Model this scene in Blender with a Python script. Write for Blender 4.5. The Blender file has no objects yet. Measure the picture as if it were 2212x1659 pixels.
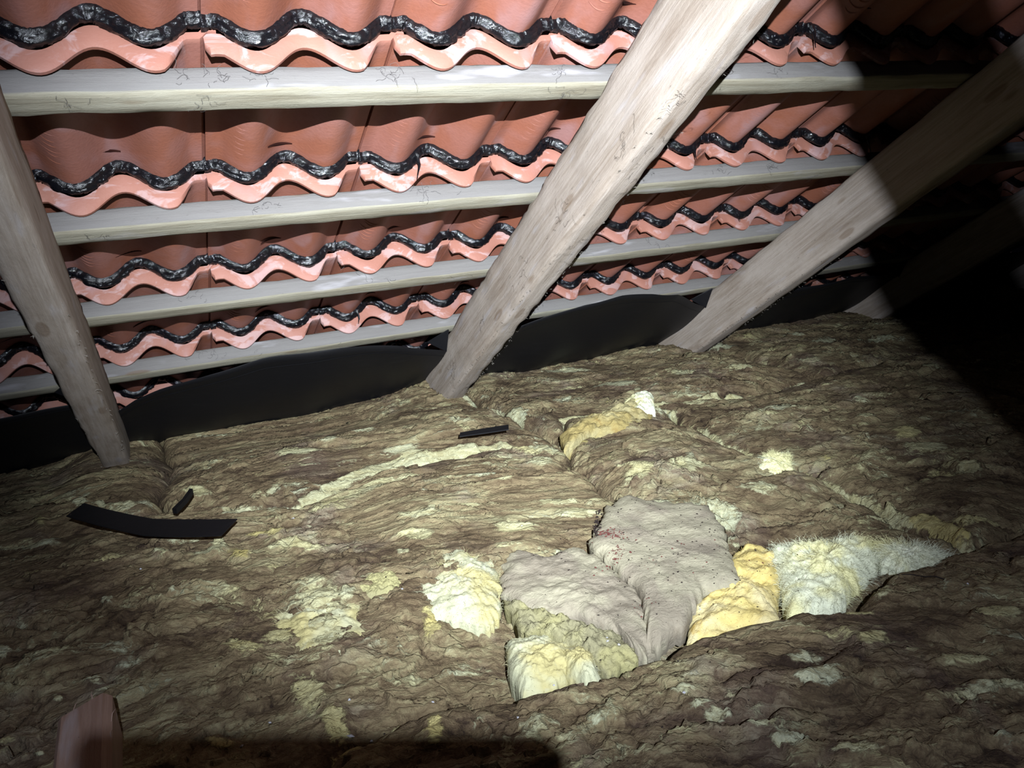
import bpy, math, random
import numpy as np
from mathutils import Matrix, Vector

# ------------------------------------------------------------------ camera, light, exposure
S = bpy.context.scene
C = S.collection
CAMZ = 0.95                      # camera height above the ceiling boards
TH = math.radians(35)            # roof pitch

cam_d = bpy.data.cameras.new('camera')
cam = bpy.data.objects.new('camera', cam_d)
C.objects.link(cam)
cam_d.sensor_width = 36.0
cam_d.lens = 36.0 * 1700.0 / 2212.0
cam_d.clip_start = 0.01
RT = Vector((0.90163165, -0.42960268, -0.05001909))
DN = Vector((-0.16996248, -0.24559319, -0.95435671))
FW = Vector((0.39770986, 0.86897958, -0.29445093))
cam.matrix_world = Matrix.Translation((0, 0, CAMZ)) @ Matrix((
    (RT.x, -DN.x, -FW.x, 0), (RT.y, -DN.y, -FW.y, 0), (RT.z, -DN.z, -FW.z, 0), (0, 0, 0, 1)))
S.camera = cam

w = bpy.data.worlds.new('night')
S.world = w
w.use_nodes = True
w.node_tree.nodes['Background'].inputs[0].default_value = (0.35, 0.3, 0.6, 1)
w.node_tree.nodes['Background'].inputs[1].default_value = 0.0012

sp_d = bpy.data.lights.new('headlamp', 'SPOT')
sp = bpy.data.objects.new('headlamp', sp_d)
C.objects.link(sp)
sp_d.energy = 960.0
sp_d.color = (0.86, 0.93, 1.0)
sp_d.shadow_soft_size = 0.0045
sp_d.spot_size = math.radians(57)
sp_d.spot_blend = 1.0
LP = Vector((0.0, -0.347, 1.238))
sp.location = LP
aim = LP + Vector((math.sin(math.radians(20)), math.cos(math.radians(20)), math.tan(math.radians(-16))))
sp.rotation_euler = (aim - LP).to_track_quat('-Z', 'Y').to_euler()

sp2_d = bpy.data.lights.new('headlamp_spill', 'SPOT')
sp2 = bpy.data.objects.new('headlamp_spill', sp2_d)
C.objects.link(sp2)
sp2_d.energy = 105.0
sp2_d.color = (0.74, 0.82, 1.0)
sp2_d.shadow_soft_size = 0.0045
sp2_d.spot_size = math.radians(102)
sp2_d.spot_blend = 1.0
sp2.location = LP
sp2.rotation_euler = sp.rotation_euler

S.view_settings.view_transform = 'Standard'
S.view_settings.look = 'None'
S.view_settings.gamma = 1.0
S.view_settings.use_curve_mapping = False
S.view_settings.exposure = 0.0

# ------------------------------------------------------------------ helpers
def tag(o, label=None, cat=None, group=None, kind=None):
    if label: o['label'] = label
    if cat: o['category'] = cat
    if group: o['group'] = group
    if kind: o['kind'] = kind
    return o

def link(name, me, parent=None, mat=None, smooth=True):
    o = bpy.data.objects.new(name, me)
    C.objects.link(o)
    if parent: o.parent = parent
    if mat and not me.materials: me.materials.append(mat)
    if smooth: me.polygons.foreach_set('use_smooth', [True] * len(me.polygons))
    return o

def pydata(name, v, f):
    me = bpy.data.meshes.new(name)
    me.from_pydata([tuple(p) for p in v], [], f)
    me.update()
    return me

def grid_faces(nu, nv, closed_u=False):
    f = []
    for j in range(nv - 1):
        for i in range(nu if closed_u else nu - 1):
            a = j * nu + i; b = j * nu + (i + 1) % nu
            f.append((a, b, b + nu, a + nu))
    return f

def np_mesh(name, V, F):
    me = bpy.data.meshes.new(name)
    V = np.asarray(V, np.float32); F = np.asarray(F, np.int32)
    me.vertices.add(len(V)); me.vertices.foreach_set('co', V.ravel())
    k = F.shape[1]
    me.loops.add(F.size); me.loops.foreach_set('vertex_index', F.ravel())
    me.polygons.add(len(F))
    me.polygons.foreach_set('loop_start', np.arange(0, F.size, k, dtype=np.int32))
    me.polygons.foreach_set('loop_total', np.full(len(F), k, np.int32))
    me.update(calc_edges=True); me.validate()
    return me

def np_grid_faces(nu, nv):
    i = np.arange(nu - 1)[None, :]; j = np.arange(nv - 1)[:, None]
    a = (j * nu + i).ravel()
    return np.stack([a, a + 1, a + 1 + nu, a + nu], 1)

def set_attr(me, name, arr):
    a = me.color_attributes.new(name, 'FLOAT_COLOR', 'POINT')
    a.data.foreach_set('color', np.asarray(arr, np.float32).ravel())

# numpy noise ---------------------------------------------------------
def _h(ix, iy, seed):
    n = (ix.astype(np.int64) * 374761393 + iy.astype(np.int64) * 668265263 + seed * 2147483647) & 0xFFFFFFFF
    n = ((n ^ (n >> 13)) * 1274126177) & 0xFFFFFFFF
    n = (n ^ (n >> 16)) & 0xFFFFFFFF
    return n / 4294967295.0

def vnoise(x, y, seed=0):
    ix = np.floor(x); iy = np.floor(y); fx = x - ix; fy = y - iy
    def g(dx, dy):
        a = _h(ix + dx, iy + dy, seed) * 2 * np.pi
        return np.cos(a) * (fx - dx) + np.sin(a) * (fy - dy)
    ux = fx * fx * fx * (fx * (fx * 6 - 15) + 10); uy = fy * fy * fy * (fy * (fy * 6 - 15) + 10)
    return 1.5 * ((g(0, 0) * (1 - ux) + g(1, 0) * ux) * (1 - uy) + (g(0, 1) * (1 - ux) + g(1, 1) * ux) * uy)

def fbm(x, y, seed=0, o=4, rough=0.5):
    t = 0; a = 1; s = 0
    for k in range(o):
        t = t + a * vnoise(x * 2 ** k + 13.7 * k, y * 2 ** k - 7.1 * k, seed + k); s += a; a *= rough
    return t / s

def voro(x, y, seed=0):
    ix = np.floor(x); iy = np.floor(y)
    f1 = np.full(x.shape, 9.0); f2 = np.full(x.shape, 9.0); idv = np.zeros(x.shape); ox = np.zeros(x.shape); oy = np.zeros(x.shape)
    for dx in (-1, 0, 1):
        for dy in (-1, 0, 1):
            cx = ix + dx; cy = iy + dy
            px = cx + _h(cx, cy, seed); py = cy + _h(cx, cy, seed + 5)
            d = np.hypot(px - x, py - y); r = _h(cx, cy, seed + 9)
            m = d < f1
            f2 = np.where(m, f1, np.minimum(f2, d))
            idv = np.where(m, r, idv); ox = np.where(m, x - px, ox); oy = np.where(m, y - py, oy)
            f1 = np.where(m, d, f1)
    return f1, f2, idv, ox, oy

def sstep(a, b, x):
    t = np.clip((x - a) / (b - a), 0, 1)
    return t * t * (3 - 2 * t)

# node helper ---------------------------------------------------------
ALB = 0.45      # overall reflectance of the dusty loft
class NT:
    def __init__(s, name):
        s.m = bpy.data.materials.new(name); s.m.use_nodes = True
        s.n = s.m.node_tree.nodes; s.l = s.m.node_tree.links
        s.b = s.n['Principled BSDF']
    def set(s, sock, v):
        if isinstance(v, bpy.types.NodeSocket): s.l.new(v, sock)
        else:
            if isinstance(v, tuple) and len(v) == 3 and len(sock.default_value) == 4: v = v + (1,)
            sock.default_value = v
    def node(s, t, **kw):
        n = s.n.new(t)
        for k, v in kw.items(): setattr(n, k, v)
        return n
    def coord(s, what='Object'): return s.node('ShaderNodeTexCoord').outputs[what]
    def mapv(s, v, scale=(1, 1, 1), rnd=None, rot=(0, 0, 0)):
        m = s.node('ShaderNodeMapping'); s.set(m.inputs['Vector'], v); m.inputs['Scale'].default_value = scale
        m.inputs['Rotation'].default_value = rot
        if rnd:
            oi = s.node('ShaderNodeObjectInfo')
            s.l.new(s.math('MULTIPLY', oi.outputs['Random'], rnd), m.inputs['Location'])
        return m.outputs[0]
    def noise(s, v, scale, detail=4, rough=0.55, dist=0.0, out='Fac'):
        n = s.node('ShaderNodeTexNoise'); s.set(n.inputs['Vector'], v)
        n.inputs['Scale'].default_value = scale; n.inputs['Detail'].default_value = detail
        n.inputs['Roughness'].default_value = rough; n.inputs['Distortion'].default_value = dist
        return n.outputs[out]
    def voro(s, v, scale, feature='F1', out='Distance'):
        n = s.node('ShaderNodeTexVoronoi', feature=feature); s.set(n.inputs['Vector'], v)
        n.inputs['Scale'].default_value = scale
        return n.outputs[out]
    def math(s, op, a, b=0.0, c=0.0, clamp=False):
        n = s.node('ShaderNodeMath', operation=op, use_clamp=clamp)
        s.set(n.inputs[0], a); s.set(n.inputs[1], b); s.set(n.inputs[2], c)
        return n.outputs[0]
    def rng(s, v, a, b, c=0.0, d=1.0):
        n = s.node('ShaderNodeMapRange', interpolation_type='SMOOTHSTEP'); s.set(n.inputs[0], v)
        for i, q in enumerate((a, b, c, d)): n.inputs[i + 1].default_value = q
        return n.outputs[0]
    def mix(s, f, a, b, mode='MIX'):
        n = s.node('ShaderNodeMix', data_type='RGBA', blend_type=mode)
        s.set(n.inputs[0], f); s.set(n.inputs[6], a); s.set(n.inputs[7], b)
        return n.outputs[2]
    def ramp(s, f, pts):
        n = s.node('ShaderNodeValToRGB'); s.set(n.inputs[0], f); e = n.color_ramp.elements
        while len(e) < len(pts): e.new(0.5)
        for q, (p, c) in zip(e, pts): q.position = p; q.color = tuple(c) + (1,)
        return n.outputs[0]
    def attr(s, name):
        n = s.node('ShaderNodeAttribute', attribute_name=name)
        sp = s.node('ShaderNodeSeparateColor'); s.l.new(n.outputs['Color'], sp.inputs[0])
        return sp.outputs
    def sep(s, v):
        n = s.node('ShaderNodeSeparateXYZ'); s.set(n.inputs[0], v); return n.outputs
    def bump(s, h, strength=0.5, dist=0.01, normal=None):
        n = s.node('ShaderNodeBump'); s.set(n.inputs['Height'], h)
        n.inputs['Strength'].default_value = strength; n.inputs['Distance'].default_value = dist
        if normal: s.l.new(normal, n.inputs['Normal'])
        return n.outputs[0]
    def fin(s, col=None, rough=None, normal=None, **kw):
        if col is not None: s.set(s.b.inputs['Base Color'], s.mix(1.0, col, (ALB, ALB, ALB), 'MULTIPLY'))
        if rough is not None: s.set(s.b.inputs['Roughness'], rough)
        if normal is not None: s.set(s.b.inputs['Normal'], normal)
        for k, v in kw.items(): s.set(s.b.inputs[k.replace('_', ' ')], v)
        return s.m

# ------------------------------------------------------------------ materials
def wood_mat(name, light, mid, dark, facecol=None, dirt=0.3, seed=1.0):
    t = NT(name)
    oc = t.coord()
    v = t.mapv(oc, (1.6, 26, 26), rnd=7.0)
    g1 = t.noise(v, 1.6, 7, 0.68, 0.9)
    v2 = t.mapv(oc, (5, 150, 150), rnd=3.0)
    g2 = t.noise(v2, 1.2, 5, 0.7)
    blot = t.noise(t.mapv(oc, (3, 9, 9), rnd=5.0), 1.5, 4, 0.6)
    col = t.ramp(g1, [(0.30, dark), (0.45, mid), (0.62, light)])
    col = t.mix(t.rng(g2, 0.35, 0.7), col, t.mix(0.55, col, dark))
    col = t.mix(t.rng(blot, 0.45, 0.75), col, light)
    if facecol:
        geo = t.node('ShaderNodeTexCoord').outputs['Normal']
        # greyer sawn upslope face, darkened further to offset the strong light on it
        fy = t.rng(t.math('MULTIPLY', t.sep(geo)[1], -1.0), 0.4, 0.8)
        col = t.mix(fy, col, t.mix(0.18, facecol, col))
    # knots
    kv = t.mapv(oc, (5, 16, 16), rnd=11.0)
    kd = t.voro(kv, 0.8)
    kn = t.rng(kd, 0.10, 0.15, 1.0, 0.0)
    col = t.mix(t.math('MULTIPLY', kn, 0.45), col, (0.22, 0.12, 0.05))
    # grime
    dn = t.noise(t.mapv(oc, (14, 40, 40), rnd=9.0), 2.2, 8, 0.8, 0.4)
    dk = t.rng(dn, 0.60, 0.70)
    col = t.mix(t.math('MULTIPLY', dk, dirt), col, (0.07, 0.055, 0.05))
    pale = t.rng(t.noise(t.mapv(oc, (2, 10, 10), rnd=4.0), 3.0, 3, 0.5), 0.58, 0.70)
    col = t.mix(t.math('MULTIPLY', pale, 0.35), col, (0.70, 0.68, 0.72))
    h = t.math('ADD', t.math('MULTIPLY', g2, 0.6), t.math('MULTIPLY', dn, 0.7))
    return t.fin(col, 0.75, t.bump(h, 0.55, 0.004), Specular_IOR_Level=0.25)

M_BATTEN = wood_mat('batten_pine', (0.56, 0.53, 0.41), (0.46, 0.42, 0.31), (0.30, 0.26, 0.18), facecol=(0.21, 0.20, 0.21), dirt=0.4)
M_RAFTER = wood_mat('rafter_pine', (0.68, 0.59, 0.51), (0.56, 0.47, 0.385), (0.36, 0.275, 0.21), dirt=0.55)
M_PINK = wood_mat('fresh_pine', (0.52, 0.35, 0.27), (0.45, 0.29, 0.22), (0.32, 0.19, 0.13), dirt=0.1)

def tile_mat():
    t = NT('terracotta')
    oc = t.coord(); s = t.sep(oc)
    big = t.noise(t.mapv(oc, (1, 1, 1), rnd=13.0), 9.0, 4, 0.5, 0.6)
    fine = t.noise(t.mapv(oc, (1, 1, 1), rnd=3.0), 160.0, 5, 0.6)
    oi = t.node('ShaderNodeObjectInfo').outputs['Random']
    base = t.mix(t.rng(big, 0.35, 0.68), (0.42, 0.145, 0.080), (0.48, 0.215, 0.175))
    base = t.mix(t.math('MULTIPLY', oi, 0.5), base, (0.44, 0.155, 0.10))
    base = t.mix(t.math('MULTIPLY', t.rng(fine, 0.4, 0.8), 0.25), base, (0.30, 0.10, 0.06))
    # rim: pale, with lime bloom
    rim = t.rng(s[1], -0.001, 0.016, 1.0, 0.0)
    base = t.mix(t.math('MULTIPLY', rim, 0.75), base, (0.48, 0.215, 0.160))
    wn = t.noise(t.mapv(oc, (1, 0.5, 1.6), rnd=17.0), 16.0, 5, 0.6, 0.8)
    wm = t.math('MULTIPLY', t.rng(wn, 0.50, 0.60), t.rng(s[1], 0.002, 0.05, 1.0, 0.0))
    base = t.mix(t.math('MULTIPLY', wm, 0.6), base, (0.66, 0.47, 0.46))
    # soft bloom over the body
    b2 = t.noise(t.mapv(oc, (1.5, 0.6, 1), rnd=23.0), 11.0, 3, 0.4, 0.3)
    base = t.mix(t.math('MULTIPLY', t.rng(b2, 0.55, 0.72), 0.45), base, (0.52, 0.33, 0.34))
    return t.fin(base, 0.62, t.bump(t.math('ADD', t.math('MULTIPLY', fine, 0.4), t.math('MULTIPLY', big, 0.8)), 0.35, 0.004), Specular_IOR_Level=0.3)
M_TILE = tile_mat()

def slot_mat():
    t = NT('slot_shade'); return t.fin((0.035, 0.008, 0.005), 0.9, Specular_IOR_Level=0.1)  # near-black colour stands in for the shade inside the nib slot
M_SLOT = slot_mat()

def tar_mat():
    t = NT('bitumen')
    oc = t.coord()
    n1 = t.noise(t.mapv(oc, (1, 1, 1), rnd=9.0), 55.0, 6, 0.65, 1.2)
    n2 = t.noise(t.mapv(oc, (1, 2, 2), rnd=5.0), 120.0, 4, 0.6, 0.6)
    h = t.math('ADD', n1, t.math('MULTIPLY', n2, 0.5))
    r = t.rng(t.noise(oc, 30.0, 3, 0.6), 0.35, 0.7, 0.07, 0.22)
    return t.fin((0.006, 0.006, 0.008), r, t.bump(h, 0.7, 0.0030), Specular_IOR_Level=0.35, Coat_Weight=0.0, Coat_Roughness=0.1)
M_TAR = tar_mat()

def sheet_mat():
    t = NT('black_plastic')
    n = t.noise(t.coord(), 60.0, 4, 0.6)
    dust = t.rng(t.noise(t.mapv(t.coord(), (2, 9, 9)), 6.0, 5, 0.7), 0.5, 0.8)
    col = t.mix(t.math('MULTIPLY', dust, 0.25), (0.006, 0.006, 0.008), (0.03, 0.03, 0.035))
    return t.fin(col, 0.55, t.bump(n, 0.15, 0.002), Specular_IOR_Level=0.25)
M_SHEET = sheet_mat()

def wool_mat():
    t = NT('mineral_wool')
    geo = t.node('ShaderNodeNewGeometry').outputs['Position']
    a = t.attr('wool')          # R torn mask, G tone, B yellow
    fl = t.node('ShaderNodeAttribute', attribute_name='flow').outputs['Vector']   # coordinates along / across the fibres
    wrp = t.node('ShaderNodeVectorMath', operation='SCALE'); t.set(wrp.inputs[0], t.noise(geo, 24.0, 4, 0.6, out='Color')); wrp.inputs['Scale'].default_value = 0.035
    add = t.node('ShaderNodeVectorMath', operation='ADD'); t.set(add.inputs[0], fl); t.set(add.inputs[1], wrp.outputs[0])
    fw = add.outputs[0]
    n1 = t.noise(t.mapv(fw, (15, 22, 15)), 1.0, 7, 0.6, 0.9)         # flakes, 2-5 cm
    n2 = t.noise(t.mapv(fw, (68, 100, 68)), 1.0, 6, 0.62, 0.7)        # tufts, under 1 cm
    n3 = t.noise(t.mapv(fw, (210, 400, 210)), 1.0, 4, 0.7)            # fibres
    cellc = t.voro(t.mapv(fw, (27, 40, 27)), 1.0, out='Color')
    cv = t.node('ShaderNodeSeparateColor'); t.set(cv.inputs[0], cellc)
    edge = t.voro(t.mapv(fw, (27, 40, 27)), 1.0, 'DISTANCE_TO_EDGE')
    crack = t.rng(edge, 0.0, 0.09, 1.0, 0.0)
    crack = t.math('MULTIPLY', crack, t.rng(n1, 0.40, 0.60))
    m = t.math('ADD', a[0], t.math('ADD', t.math('MULTIPLY', t.math('SUBTRACT', n1, 0.5), 1.15), t.math('MULTIPLY', t.math('SUBTRACT', n2, 0.5), 0.95)))
    m = t.math('ADD', m, t.math('MULTIPLY', t.math('SUBTRACT', cv.outputs[1], 0.5), 0.16))
    torn = t.rng(m, 0.40, 0.66)
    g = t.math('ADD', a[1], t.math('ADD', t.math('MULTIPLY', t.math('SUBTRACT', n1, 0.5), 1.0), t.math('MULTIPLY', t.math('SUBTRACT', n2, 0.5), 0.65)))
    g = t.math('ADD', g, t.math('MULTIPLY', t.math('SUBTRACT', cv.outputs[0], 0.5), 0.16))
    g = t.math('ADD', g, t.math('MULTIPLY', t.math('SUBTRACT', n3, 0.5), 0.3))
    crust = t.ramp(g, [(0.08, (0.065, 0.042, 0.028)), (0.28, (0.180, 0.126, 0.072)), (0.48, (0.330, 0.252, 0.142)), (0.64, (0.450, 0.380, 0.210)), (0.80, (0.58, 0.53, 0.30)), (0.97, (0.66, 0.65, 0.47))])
    pv = t.rng(t.noise(geo, 5.5, 4, 0.6, 0.5), 0.50, 0.68)
    crust = t.mix(t.math('MULTIPLY', pv, 0.45), crust, t.mix(t.rng(g, 0.3, 0.8), (0.14, 0.09, 0.08), (0.42, 0.35, 0.31)))
    fres = t.mix(a[2], (0.78, 0.80, 0.54), (0.80, 0.66, 0.22))
    fres = t.mix(t.rng(n2, 0.36, 0.62, 0.6, 0.0), fres, (0.42, 0.35, 0.16))
    col = t.mix(torn, crust, fres)
    col = t.mix(t.math('MULTIPLY', crack, 0.30), col, (0.045, 0.032, 0.02))  # crevice shade and dirt put into the colour along flake edges
    spk = t.rng(t.voro(geo, 85.0), 0.06, 0.16, 1.0, 0.0)
    spk = t.math('MULTIPLY', spk, t.rng(t.noise(geo, 14.0, 3, 0.6), 0.5, 0.62))
    col = t.mix(t.math('MULTIPLY', spk, 0.75), col, (0.03, 0.02, 0.018))
    h = t.math('ADD', t.math('MULTIPLY', n1, 1.2), t.math('ADD', t.math('MULTIPLY', n2, 0.9), t.math('MULTIPLY', n3, 0.25)))
    h = t.math('SUBTRACT', h, t.math('MULTIPLY', crack, 0.35))
    h = t.math('ADD', h, t.math('MULTIPLY', torn, 0.25))
    return t.fin(col, 0.95, t.bump(h, 0.75, 0.012), Specular_IOR_Level=0.12)
M_WOOL = wool_mat()

def tuft_mat(name, c1, c2, c3, bump=0.006):
    t = NT(name)
    geo = t.node('ShaderNodeNewGeometry').outputs['Position']
    n = t.noise(geo, 28.0, 5, 0.6, 0.8); n2 = t.noise(t.mapv(geo, (60, 130, 90), rot=(0, 0, 0.7)), 1.4, 5, 0.7, 0.6)
    n3 = t.noise(geo, 11.0, 3, 0.5, 0.4)
    col = t.mix(t.rng(n3, 0.42, 0.62), c1, c2)
    col = t.mix(t.rng(n, 0.55, 0.78), col, c3)
    return t.fin(col, 0.95, t.bump(t.math('ADD', n, n2), 0.6, bump), Specular_IOR_Level=0.1, Subsurface_Weight=0.0)
M_CREAM = tuft_mat('cream_wool', (0.74, 0.74, 0.49), (0.72, 0.64, 0.30), (0.66, 0.68, 0.52), 0.003)
M_YELLOW = tuft_mat('yellow_wool', (1.15, 0.92, 0.34), (1.15, 1.00, 0.55), (0.90, 0.62, 0.16))
M_WHITE = tuft_mat('white_wool', (1.28, 1.32, 0.98), (1.35, 1.30, 0.70), (1.15, 1.22, 1.02), 0.004)
M_GREY = tuft_mat('dusty_wool', (0.60, 0.55, 0.39), (0.46, 0.40, 0.30), (0.36, 0.30, 0.22), 0.006)
M_OLIVE = tuft_mat('olive_wool', (0.56, 0.52, 0.25), (0.42, 0.39, 0.23), (0.66, 0.62, 0.34), 0.010)
M_OCHRE = tuft_mat('ochre_wool', (0.58, 0.46, 0.18), (0.66, 0.58, 0.30), (0.44, 0.29, 0.09), 0.010)
def flat(name, c, r=0.8):
    t = NT(name); n = t.noise(t.coord(), 200.0, 3, 0.6)
    return t.fin(t.mix(t.math('MULTIPLY', n, 0.5), c, tuple(q * 0.5 for q in c)), r, Specular_IOR_Level=0.2)
M_DIRT = flat('dirt', (0.035, 0.022, 0.018)); M_FLECK = flat('lime_fleck', (0.75, 0.75, 0.80)); M_RED = flat('clay_dust', (0.20, 0.055, 0.045))
M_FLUFF = flat('grey_fluff', (0.30, 0.27, 0.23)); M_BOARD = flat('ceiling_board', (0.25, 0.22, 0.18)); M_PHONE = flat('phone_body', (0.02, 0.02, 0.02), 0.3)
M_WEB = flat('sooty_cobweb', (0.16, 0.15, 0.15))

# ------------------------------------------------------------------ roof frame: x along eave, y down the slope, z outward
cT, sT = math.cos(TH), math.sin(TH)
ROOF = Matrix.Translation((0, 0, CAMZ)) @ Matrix(((1, 0, 0, 0), (0, cT, sT, 0), (0, -sT, cT, 0), (0, 0, 0, 1)))
GAUGE, TW, X0 = 0.350, 0.284, 0.134
RAFT_N0, RAFT_N1 = 0.648, 0.800
ROWS = list(range(-2, 7)); COLS = list(range(-4, 13))
def batten_s(k): return 0.983 + GAUGE * (k - 1)       # upslope face of batten k

def rough_beam(name, L, W, H, seed, nx=60, amp=0.0015, parent=None, mat=None, ny=5, nz=7, cham=0.004, endcut=0.0):
    """beam: local x = length (centred on 0..L), y = width, z = height; sides subdivided, worn edges"""
    rng = random.Random(seed)
    ring = []
    for i in range(ny): ring.append((cham + (W - 2 * cham) * i / (ny - 1), 0.0))
    for i in range(nz): ring.append((W, cham + (H - 2 * cham) * i / (nz - 1)))
    for i in range(ny): ring.append((W - cham - (W - 2 * cham) * i / (ny - 1), H))
    for i in range(nz): ring.append((0.0, H - cham - (H - 2 * cham) * i / (nz - 1)))
    n = len(ring); V = []
    xs = [L * i / (nx - 1) for i in range(nx)]
    A = np.array([[vnoise(np.array([x * 9.0]), np.array([k * 0.7 + seed * 3.1]), seed)[0] for k in range(n)] for x in xs])
    B = np.array([[vnoise(np.array([x * 1.3]), np.array([seed * 5.5]), seed + 1)[0]] for x in xs])
    for j, x in enumerate(xs):
        for k, (y, z) in enumerate(ring):
            dy = y - W / 2; dz = z - H / 2
            edge = min(abs(abs(dy) - W / 2), 1) < 1e-6 and min(abs(abs(dz) - H / 2), 1) < cham * 1.5 or abs(abs(dz) - H / 2) < 1e-6 and abs(abs(dy) - W / 2) < cham * 1.5
            a = A[j, k] * amp * (2.6 if edge else 1.0)
            V.append((x + (endcut * dz if j in (0, nx - 1) else 0), y - math.copysign(a, dy) + B[j, 0] * amp, z - math.copysign(a, dz)))
    F = []
    for j in range(nx - 1):
        for k in range(n):
            a = j * n + k; b = j * n + (k + 1) % n
            F.append((a, a + n, b + n, b))
    F.append(tuple(range(n))); F.append(tuple(reversed(range((nx - 1) * n, nx * n))))
    me = pydata(name, V, F)
    o = link(name, me, parent, mat)
    me.polygons[len(F) - 1].use_smooth = me.polygons[len(F) - 2].use_smooth = False
    return o

# battens
BL = {0: 'pale roofing batten above the frame, hidden behind the row of tiles', 1: 'topmost pale roofing batten, widest in view, with grey cobweb smears',
      2: 'second roofing batten from the top, with whitish dusty stretch', 3: 'third roofing batten from the top, plain pale pine',
      4: 'lowest clear roofing batten, just above the black sheet', 5: 'roofing batten low at the eave, mostly behind the black sheet'}
batten_obs = {}
for k in ROWS[:-1]:
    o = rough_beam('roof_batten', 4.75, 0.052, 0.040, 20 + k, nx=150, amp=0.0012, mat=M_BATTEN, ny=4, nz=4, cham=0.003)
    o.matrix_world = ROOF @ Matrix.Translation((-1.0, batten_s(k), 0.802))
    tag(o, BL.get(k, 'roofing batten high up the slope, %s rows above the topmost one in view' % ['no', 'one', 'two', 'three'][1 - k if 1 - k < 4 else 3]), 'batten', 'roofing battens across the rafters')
    batten_obs[k] = o

# rafters: local x runs down the slope
RX = {-1.0: -1.165, 0: -0.190, 1: 0.784, 2: 1.750, 3: 2.716, 4: 3.682}
RLAB = {-1.0: 'pine rafter out of view beyond the left one', 0: 'left rafter, grey-brown pine with knots, in dim light',
        1: 'broad brightly lit central pine rafter with dirt-specked worn edges', 2: 'second pine rafter to the right, its upper half in deep shade',
        3: 'dark rafter in the upper right corner, third from the left one', 4: 'farthest rafter at the right, barely lit'}
FR = ROOF @ Matrix(((0, -1, 0, 0), (1, 0, 0, 0), (0, 0, 1, 0), (0, 0, 0, 1)))   # local x -> slope, local y -> -x
rafters = {}
for i, (k, x) in enumerate(RX.items()):
    o = rough_beam('rafter', 4.0, 0.068, 0.151, 40 + i, nx=170, amp=0.0028 if k == 1 else 0.0018, mat=M_RAFTER, ny=5, nz=8, cham=0.006)
    o.matrix_world = ROOF @ Matrix.Translation((x + 0.068, -1.0, RAFT_N0)) @ Matrix(((0, -1, 0, 0), (1, 0, 0, 0), (0, 0, 1, 0), (0, 0, 0, 1)))
    tag(o, RLAB[k], 'rafter', 'roof rafters')
    rafters[k] = o

# roof covering -------------------------------------------------------
AMP = 0.0205; UC = 0.8425 + AMP - 0.8425; TILT = 0.085; THK = 0.013
def prof(t):
    """outward offset of the tile underside across the tile, t in 0..1.06"""
    u = AMP + AMP * math.cos(4 * math.pi * t)
    cap = 2 * AMP * 0.74
    wgt = max(min(1, (t - 0.80) / 0.06), min(1, (0.16 - t) / 0.08), 0)
    if u > cap: u = u + (cap + 0.12 * (u - cap) - u) * wgt
    if t > 1.0: u += 0.013 * min(1, (t - 1.0) / 0.012)
    if t < 0.05: u -= 0.003 * (1 - t / 0.05)
    return u
HEAD = -0.016     # tile head relative to batten face
def make_tile(seed):
    rng = random.Random(seed)
    ts = [1.07 * i / 50 for i in range(51)]
    ss = [0.0, 0.0045, 0.010, 0.0125, 0.03, 0.07, 0.13, 0.20, 0.27, 0.34, 0.395, 0.40]
    V = []; nt = len(ts)
    wob = [0.0008 * math.sin(9 * t + seed) for t in ts]
    for s in ss:
        for i, t in enumerate(ts):
            rim = 0.0
            if s < 0.011:
                rim = 0.020 * min(1, max(0, (0.90 - t) / 0.10)) * min(1, 0.35 + t / 0.03)
                if s < 0.001: rim *= 0.62
            z = prof(t) + TILT * s + wob[i] - rim + (0.0012 if s in (0.0, 0.40) else 0)
            V.append((TW * t, s, z))
    for s in reversed(ss):
        for i, t in enumerate(ts):
            V.append((TW * t, s, prof(t) + TILT * s + THK + wob[i]))
    n = len(ss) * 2; F = []
    for j in range(n):
        for i in range(nt - 1):
            a = j * nt + i; b = ((j + 1) % n) * nt + i
            F.append((a, a + 1, b + 1, b))
    F.append(tuple(j * nt for j in range(n))); F.append(tuple(reversed([j * nt + nt - 1 for j in range(n)])))
    me = pydata('clay_tile', V, F); me.materials.append(M_TILE)
    me.polygons.foreach_set('use_smooth', [True] * len(F))
    me.set_sharp_from_angle(angle=math.radians(42))
    return me
def lens(name, x, s, w, h, bulge, mat):
    """dark lens-shaped patch for the shaded pocket left by the mould nib, on the tile underside"""
    V = []; F = []; n = 14
    for i in range(n + 1):
        a = i / n; xx = x - w / 2 + w * a; t = xx / TW; hw = h * math.sin(math.pi * a) ** 0.8
        base = prof(t); y = s + 1.25 * (base - prof(0.45))
        for q, dz in ((-hw, -0.0006), (0, -0.0022), (hw, -0.0006)):
            V.append((xx, y + q, base + TILT * (y + q) + dz * bulge))
    for i in range(n):
        for j in range(2):
            a = i * 3 + j; F.append((a, a + 3, a + 4, a + 1))
    me = pydata(name, V, F); me.materials.append(mat); return me
def ridges(x, seed):
    """faint chatter marks pressed in the crown"""
    V = []; F = []; rng = random.Random(seed)
    for r in range(6):
        s0 = 0.185 + r * 0.016 + rng.uniform(-.003, .003); w = 0.030 + rng.uniform(-.01, .008); b = len(V); n = 8
        for i in range(n + 1):
            a = i / n; xx = x - w / 2 + w * a; y = s0 + 0.006 * (1 - (2 * a - 1) ** 2); base = prof(xx / TW); e = math.sin(math.pi * a)
            for q, dz in ((-0.0016, 0.0), (0.0002, -0.0010 * e), (0.0008, 0.0)):
                V.append((xx, y + q, base + TILT * (y + q) + dz - 0.0001))
        for i in range(n):
            for j in range(2):
                a = b + i * 3 + j; F.append((a, a + 3, a + 4, a + 1))
    me = pydata('mould_ridges', V, F); me.materials.append(M_TILE); return me
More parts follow.
